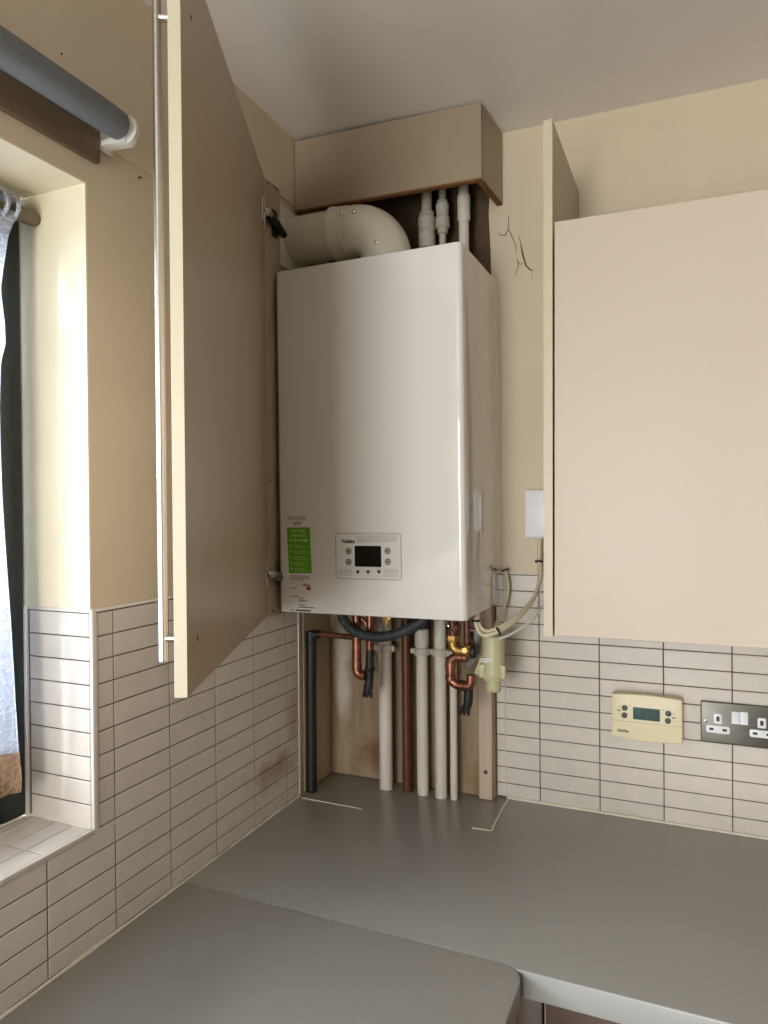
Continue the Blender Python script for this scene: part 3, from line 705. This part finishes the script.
# brass isolating elbow + copper S-bend on the right
br = thing('brass_elbow', 'brass elbow fitting under the boiler right corner', 'fitting', (.40, -.165, .38))
BYy = -.165
mb = MB(); mb.tube([(.3880, BYy, .408), (.3880, BYy, .398)]+arc3((.400, BYy, .396), (-1, 0, 0), (0, 0, -1), .0120, 0, PI/2, 6)+[(.428, BYy, .384)], .0110, 16)
mb.lathe([(.0135, 0), (.0145, .002), (.0145, .013), (.0135, .015)], (.3880, BYy, .402), (0, 0, 1), 6)
mb.lathe([(.0125, 0), (.0140, .002), (.0140, .012), (.0125, .014)], (.414, BYy, .3845), (1, 0, 0), 6)
mb.lathe([(.006, 0), (.0075, .003), (.006, .010)], (.418, BYy-.010, .388), (.2, -1, .1), 12)
mb.build('elbow', M['brass'], br)
mb = MB(); mb.cyl((.3880, BYy, .417), (.3880, BYy, .4625), .0085, 14); mb.lathe([(.0115, 0), (.0125, .002), (.0125, .012)], (.3935, BYy, .425), (0, 0, 1), 6); mb.build('riser', M['old_copper'], br)
mb = MB(); mb.lathe([(.012, 0), (.015, .003), (.015, .010), (.010, .014)], (.4275, BYy, .384), (1, 0, 0), 14); mb.tube([(.432, BYy, .392), (.436, BYy-.004, .404), (.428, BYy-.006, .41)], .0035, 8); mb.build('black_knob', M['black'], br)
br.location = (.4040, -.187, .377)
tg = MB(); ring_ = [(.3875+.0095*math.cos(a), -.185+.002*math.sin(a*2), .4380+.0095*math.sin(a)) for a in [2*PI*k/18 for k in range(19)]]
tg.tube(ring_, .0016, 8); tg.tube([(.3875, -.185, .4470), (.3875, -.184, .4605)], .0016, 8); tg.tube([(.3855, -.186, .4285), (.3830, -.186, .420), (.3825, -.186, .410)], .0018, 8)
tag(tg.build('wire_ring', M['chrome']), 'shiny wire ring hanging below the boiler beside the brass elbow', 'ring')
sb = thing('copper_bend', 'copper S-shaped pipe bend with black tail beside the green filter', 'copper pipe', (.40, -.17, .25))
SY2 = -.168
mb = MB()
mb.tube([(.418, SY2, .3625), (.410, SY2, .3625)]+arc3((.397, SY2, .3455), (0, 0, 1), (-1, 0, 0), .0170, 0, PI/2, 8)+[(.380, SY2, .335), (.380, SY2, .326)]+arc3((.399, SY2, .3200), (-1, 0, 0), (0, 0, -1), .0190, 0, PI/2, 8)+[(.408, SY2, .3010)]+arc3((.415, SY2, .3122), (0, 0, -1), (1, 0, 0), .0112, 0, PI/2, 6)+[(.4262, SY2, .326)], .0104, 18)
for o, a in (((.380, SY2, .338), (0, 0, 1)), ((.380, SY2, .310), (0, 0, 1)), ((.400, SY2, .3010), (1, 0, 0)), ((.396, SY2, .3625), (1, 0, 0))):
    mb.lathe([(.0104, 0), (.0119, .001), (.0119, .012), (.0104, .013)], o, a, 18)
mb.build('bend', M['copper'], sb)
mb = MB(); mb.tube([(.4170, SY2+.01, .300), (.4175, SY2+.01, .280), (.416, SY2+.01, .262), (.411, SY2+.01, .245)], [.0105, .0108, .0105, .0085], 12)
for dx in (-.008, 0, .008): mb.tube([(.412+dx*.7, SY2+.008, .254), (.408+dx*1.2, SY2+.006, .240), (.4085+dx*1.3, SY2+.006, .2345)], [.005, .0042, .002], 8)
mb.build('black_tail', M['black'], sb)
mb = MB(); mb.cyl((.4180, SY2, .4625), (.4180, SY2, .3715), .0080, 14); mb.build('riser', M['old_copper'], sb)

# magnetic filter
ft = thing('magnetic_filter', 'pale green plastic filter canister hanging beside the boiler with oval white badge', 'filter', (.4700, -.150, .277))
FX, FYY = .4712, -.150
mb = MB(); mb.lathe([(.020, .4005), (.0238, .3985), (.0242, .390), (.0244, .330), (.0258, .328), (.0258, .3125), (.0235, .308), (.0225, .303), (.0165, .301), (.0165, .281), (.0150, .2785), (.0100, .2785)], (FX, FYY, 0), (0, 0, 1), 32); mb.build('canister', M['filter'], ft)
for a in (-2.55, -.45, .9, 2.4):
    cx, cy = FX+.0262*math.cos(a), FYY+.0262*math.sin(a)
    mb = MB(); mb.box(cx-.0055, cx+.0055, cy-.0045, cy+.0045, .309, .3385, .002); mb.build('lug', M['filter'], ft)
mb = MB(); mb.tube([(FX-.020, FYY, .324), (.445, FYY, .318), (.436, FYY, .314)], [.008, .0075, .006], 12); mb.prism([(.4260, .307), (.4420, .309), (.456, .340), (.450, .366)], 'y', FYY-.004, FYY+.004, .001); mb.build('inlet_arm', M['filter'], ft)
mb = MB(); mb.prism([(.407, .4090), (.438, .4090), (.4400, .384), (.4380, .352), (.4160, .322), (.4060, .323)], 'y', FYY+.008, FYY+.012, .0008); mb.prism([(.407, .4090), (.438, .4090), (.438, .4120), (.407, .4120)], 'y', FYY-.02, FYY+.012, .0005); mb.build('bracket', M['grey_plate'], ft)
cxb = FX-.0090; yb_ = FYY-.0246
bad = MB(); o_ = [(cxb-.001+.0115*math.cos(a), .3495+.0048*math.sin(a)) for a in [2*PI*k/24 for k in range(24)]]
bad.prism(o_, 'y', yb_, yb_+.006, .0); bad = bad.build('badge', M['sticker'], ft)
bad['label'] = 'white oval badge'
text('lettering', 'Fernox', M['ink'], .0050, (cxb-.001, yb_-.0001, .3495), ft, width=.017)
mb = MB(); mb.box(FX-.0015, FX+.0015, FYY-.0168, FYY-.0158, .2790, .2830); mb.build('notch', M['grey_plate'], ft, smooth=False)

ft.location.x = .4700; ft.location.z = .277+.0125
ft.scale = (1, 1, 1)
# cables --------------------------------------------------------------
def cable(label, pts, r, ties, m=M['cable']):
    t = thing('electric_cable', label, 'cable', pts[0], 'cables between the junction box and the boiler')
    P = catmull(pts, 12); mb = MB(); mb.tube(P, r, 10); mb.build('cable_sheath', m, t)
    for k in ties:
        a = P[int(k*(len(P)-2))]; b = P[int(k*(len(P)-2))+1]; ax = (b-a).normalized()
        q = MB(); q.lathe([(.0085, -.002), (.0095, -.0015), (.0095, .0015), (.0085, .002)], a, ax, 16); 
        
        q.build('cable_tie', M['black'], t)
A_ = [(.4490, -.205, .4580), (.4495, -.206, .4440), (.4560, -.206, .4270), (.4680, -.204, .4200), (.486, -.202, .4250), (.505, -.190, .4350), (.530, -.155, .4560), (.5470, -.110, .4820), (.5540, -.065, .5200), (.5490, -.040, .5560), (.5480, -.028, .6160)]
cable('cream cable looping lowest from boiler underside up to the white box, with black ties', A_, .0046, (.06, .46, .93))
cable('cream cable just above the lowest loop, tied beside it', [(p[0]+.002+.0*i, p[1]+.006, p[2]+.0085) for i, p in enumerate(A_)], .0042, ())
cable('thin white cable hanging widest below the white box', [(.558, -.022, .616), (.566, -.030, .570), (.572, -.048, .520), (.567, -.090, .478), (.556, -.14, .450), (.522, -.186, .4250), (.496, -.205, .4150)], .0026, (), M['plastic_white'])
cable('cream cable dropping straight from the boiler side to the filter top', [(.4655, -.020, .545), (.4700, -.020, .527), (.4740, -.022, .500), (.4700, -.030, .470), (.4650, -.050, .445), (.4660, -.10, .430), (.4710, -.135, .4150)], .0040, (.04,))
# white junction box
jb = thing('junction_box', 'white plastic junction box on the wall half hidden by the cupboard panel', 'junction box', (.549, 0, .617))
mb = MB(); mb.box(.5150, .5900, -.028, -.0005, .6170, .7270, .003); mb.build('box', M['box_white'], jb)
mb = MB(); mb.box(.5180, .5870, -.0315, -.0280, .6205, .7235, .0015); mb.box(.5215, .5835, -.0325, -.0312, .6300, .7140, .0006); mb.build('cover', M['box_white'], jb)

# cracks in the plaster
def crack(pts, r):
    mb = MB(); mb.tube([(x, .0004, z) for x, z in pts], r, 6); return mb
for pts, r in (([(.4751, 1.3731), (.4753, 1.3411), (.4671, 1.3264), (.4549, 1.3300), (.4483, 1.3375)], [.0008, .0012, .0018, .0012, .0004]),
               ([(.4740, 1.3400), (.4780, 1.3346), (.4857, 1.3155), (.4936, 1.2951), (.4918, 1.2715)], [.0012, .0012, .0011, .0010, .0004]),
               ([(.4940, 1.2680), (.4974, 1.2611), (.4981, 1.2515), (.4915, 1.2301)], [.0005, .0014, .0012, .0008]),
               ([(.4971, 1.3296), (.5033, 1.3048), (.5079, 1.2787), (.5157, 1.2490), (.5268, 1.2371), (.5347, 1.2360)], [.0004, .0010, .0024, .0022, .0018, .0004]),
               ([(.4985, 1.2570), (.5030, 1.2540), (.5110, 1.2550)], .0008), ([(.5290, 1.236), (.5310, 1.225), (.5270, 1.214)], .0006)):
    crack(pts, r if isinstance(r, list) else [r]*len(pts)).build('plaster_crack', M['crack'], wb)

# ================================================================== RIGHT WALL CUPBOARD
rc = thing('wall_cupboard', 'closed beige wall cupboard with tall cream end panel right of the boiler', 'cupboard', (.93, -.17, .45))
CY0 = -.3340
lean = lambda a, b: [(a-.0055, .4505), (b-.0055, .4505), (b, 1.3960), (a, 1.3960)]
mb = MB(); mb.prism(lean(.6205, .6368), 'y', CY0+.0008, -.001, .0004); ep = mb.build('end_panel', M['cupboard_shaded'], rc, smooth=False)
mb = MB(); mb.prism(lean(.6205, .6368), 'y', CY0, CY0+.0007, .0); mb.build('edging', M['edge'], ep, smooth=False)
mb = MB(); mb.prism([(.6345, .4535), (1.237, .4535), (1.237, 1.2020), (.6395, 1.2080)], 'y', CY0, CY0+.018, .0008); mb.build('door', M['cupboard'], rc, smooth=False)
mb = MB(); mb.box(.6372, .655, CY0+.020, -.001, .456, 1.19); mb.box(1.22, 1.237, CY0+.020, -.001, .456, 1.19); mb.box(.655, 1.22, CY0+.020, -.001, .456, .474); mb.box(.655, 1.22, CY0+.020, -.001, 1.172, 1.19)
mb.build('carcass', M['cupboard_shaded'], rc, smooth=False)

# ================================================================== THERMOSTAT / SOCKET
th = thing('heating_programmer', 'ivory heating programmer with green display and four dark buttons on the tiles', 'thermostat', (.775, 0, .183))
mb = MB(); mb.prism(rrect(.7060, .8440, .1865, .2790, .006), 'y', -.0150, -.0003, .0); mb.build('back_plate', M['thermo'], th)
low = [(.7035, .190), (.7060, .1865)]+[(.7060+.1370*t, .1865-.0045*math.sin(PI*t)-.0*t) for t in [k/10 for k in range(1, 10)]]+[(.8430, .1855), (.8465, .190)]
top = [(.8465, .2755), (.8440, .2790)]+[(.8440-.1380*t, .2790+.0035*math.sin(PI*t)) for t in [k/10 for k in range(1, 10)]]+[(.7060, .2800), (.7035, .2765)]
mb = MB(); mb.prism(low+top, 'y', -.0340, -.0150, .0025); tb = mb.build('cover', M['thermo'], th)
mb = MB(); mb.box(.7045, .8455, -.0342, -.0335, .2218, .2224); mb.build('flap_line', M['grey_ink'], tb, smooth=False)
mb = MB(); mb.prism(rrect(.7480, .8020, .2288, .2548, .001), 'y', -.0346, -.0335, .0002); dsp = mb.build('display', M['lcd'], tb)
text('lettering', '4:28', M['lcd_ink'], .0215, (.7800, -.0349, .2425), dsp, width=.033, bold=.03)
mb = MB(); mb.box(.7505, .7580, -.0350, -.0345, .2405, .2418); mb.build('display_mark', M['lcd_ink'], dsp, smooth=False)
for x, z in ((.7308, .2512), (.7303, .2351), (.8187, .2482), (.8179, .2326)):
    mb = MB(); mb.lathe([(.0060, -.001), (.0060, .0022), (.0050, .0032), (.002, .0036)], (x, -.034, z), (0, -1, 0), 20); mb.build('button', M['button'], tb)
for x, z in ((.7419, .2560), (.8085, .2545)):
    mb = MB(); mb.prism([(x-.002, z+.0012), (x+.002, z+.0012), (x, z-.0022)], 'y', -.0344, -.0335, 0); mb.build('red_mark', M['red_ink'], tb)
for x, z in ((.7205, .2530), (.7205, .2372), (.8300, .2475), (.8300, .2325)):
    mb = MB(); mb.box(x-.0022, x+.0022, -.0344, -.0335, z-.0004, z+.0004); mb.build('printed_dash', M['grey_ink'], tb, smooth=False)
for x, z in ((.7195, .2447), (.8295, .2400)):
    mb = MB(); mb.box(x-.0035, x+.003, -.0344, -.0335, z-.0018, z+.0018); mb.build('printed_mark', M['grey_ink'], tb, smooth=False)
text('lettering', 'Danfoss', M['button'], .0085, (.7265, -.0344, .2010), tb, width=.024, shear=.3, bold=.03)

sk = thing('double_socket', 'double electric wall socket with dark metal plate and white inserts on the tiles', 'socket', (.955, 0, .189))
mb = MB(); mb.prism(rrect(.8815, 1.0290, .1895, .2755, .004), 'y', -.0095, -.0003, .0022); pl = mb.build('plate', M['socket_metal'], sk)
for x in (.8895, 1.0210):
    mb = MB(); mb.lathe([(.0032, 0), (.0032, .0008), (.0015, .0014)], (x+.0015, -.0094, .2338), (0, -1, 0), 12); mb.build('screw', M['chrome'], pl)
for cx in (.9146, .9962):
    mb = MB(); mb.prism(rrect(cx-.0078, cx+.0078, .2305, .2515, .003), 'y', -.0105, -.009, .0004); ins = mb.build('earth_insert', M['socket_white'], pl)
    mb = MB(); mb.box(cx-.0030, cx+.0030, -.0108, -.010, .2362, .2460); mb.build('slot', M['black'], ins, smooth=False)
    mb = MB(); mb.prism(rrect(cx-.0225, cx+.0225, .2105, .2262, .004), 'y', -.0105, -.009, .0004); ins = mb.build('pin_insert', M['socket_white'], pl)
    for sx in (-1, 1):
        mb = MB(); mb.box(cx+sx*.0125-.0042, cx+sx*.0125+.0042, -.0108, -.010, .2160, .2210)
        mb.build('slot', M['black'], ins, smooth=False)
for k, cx in enumerate((.9478, .9635)):
    mb = MB(); mb.prism([(-.0095, .2345), (-.0125, .2345), (-.0105, .2480), (-.0145, .2605), (-.0095, .2605)] if k == 0 else [(-.0095, .2345), (-.0125, .2345), (-.0125, .2480), (-.0125, .2605), (-.0095, .2605)], 'x', cx-.0076, cx+.0076, .0006)
    mb.build('rocker_switch', M['socket_white'], pl)
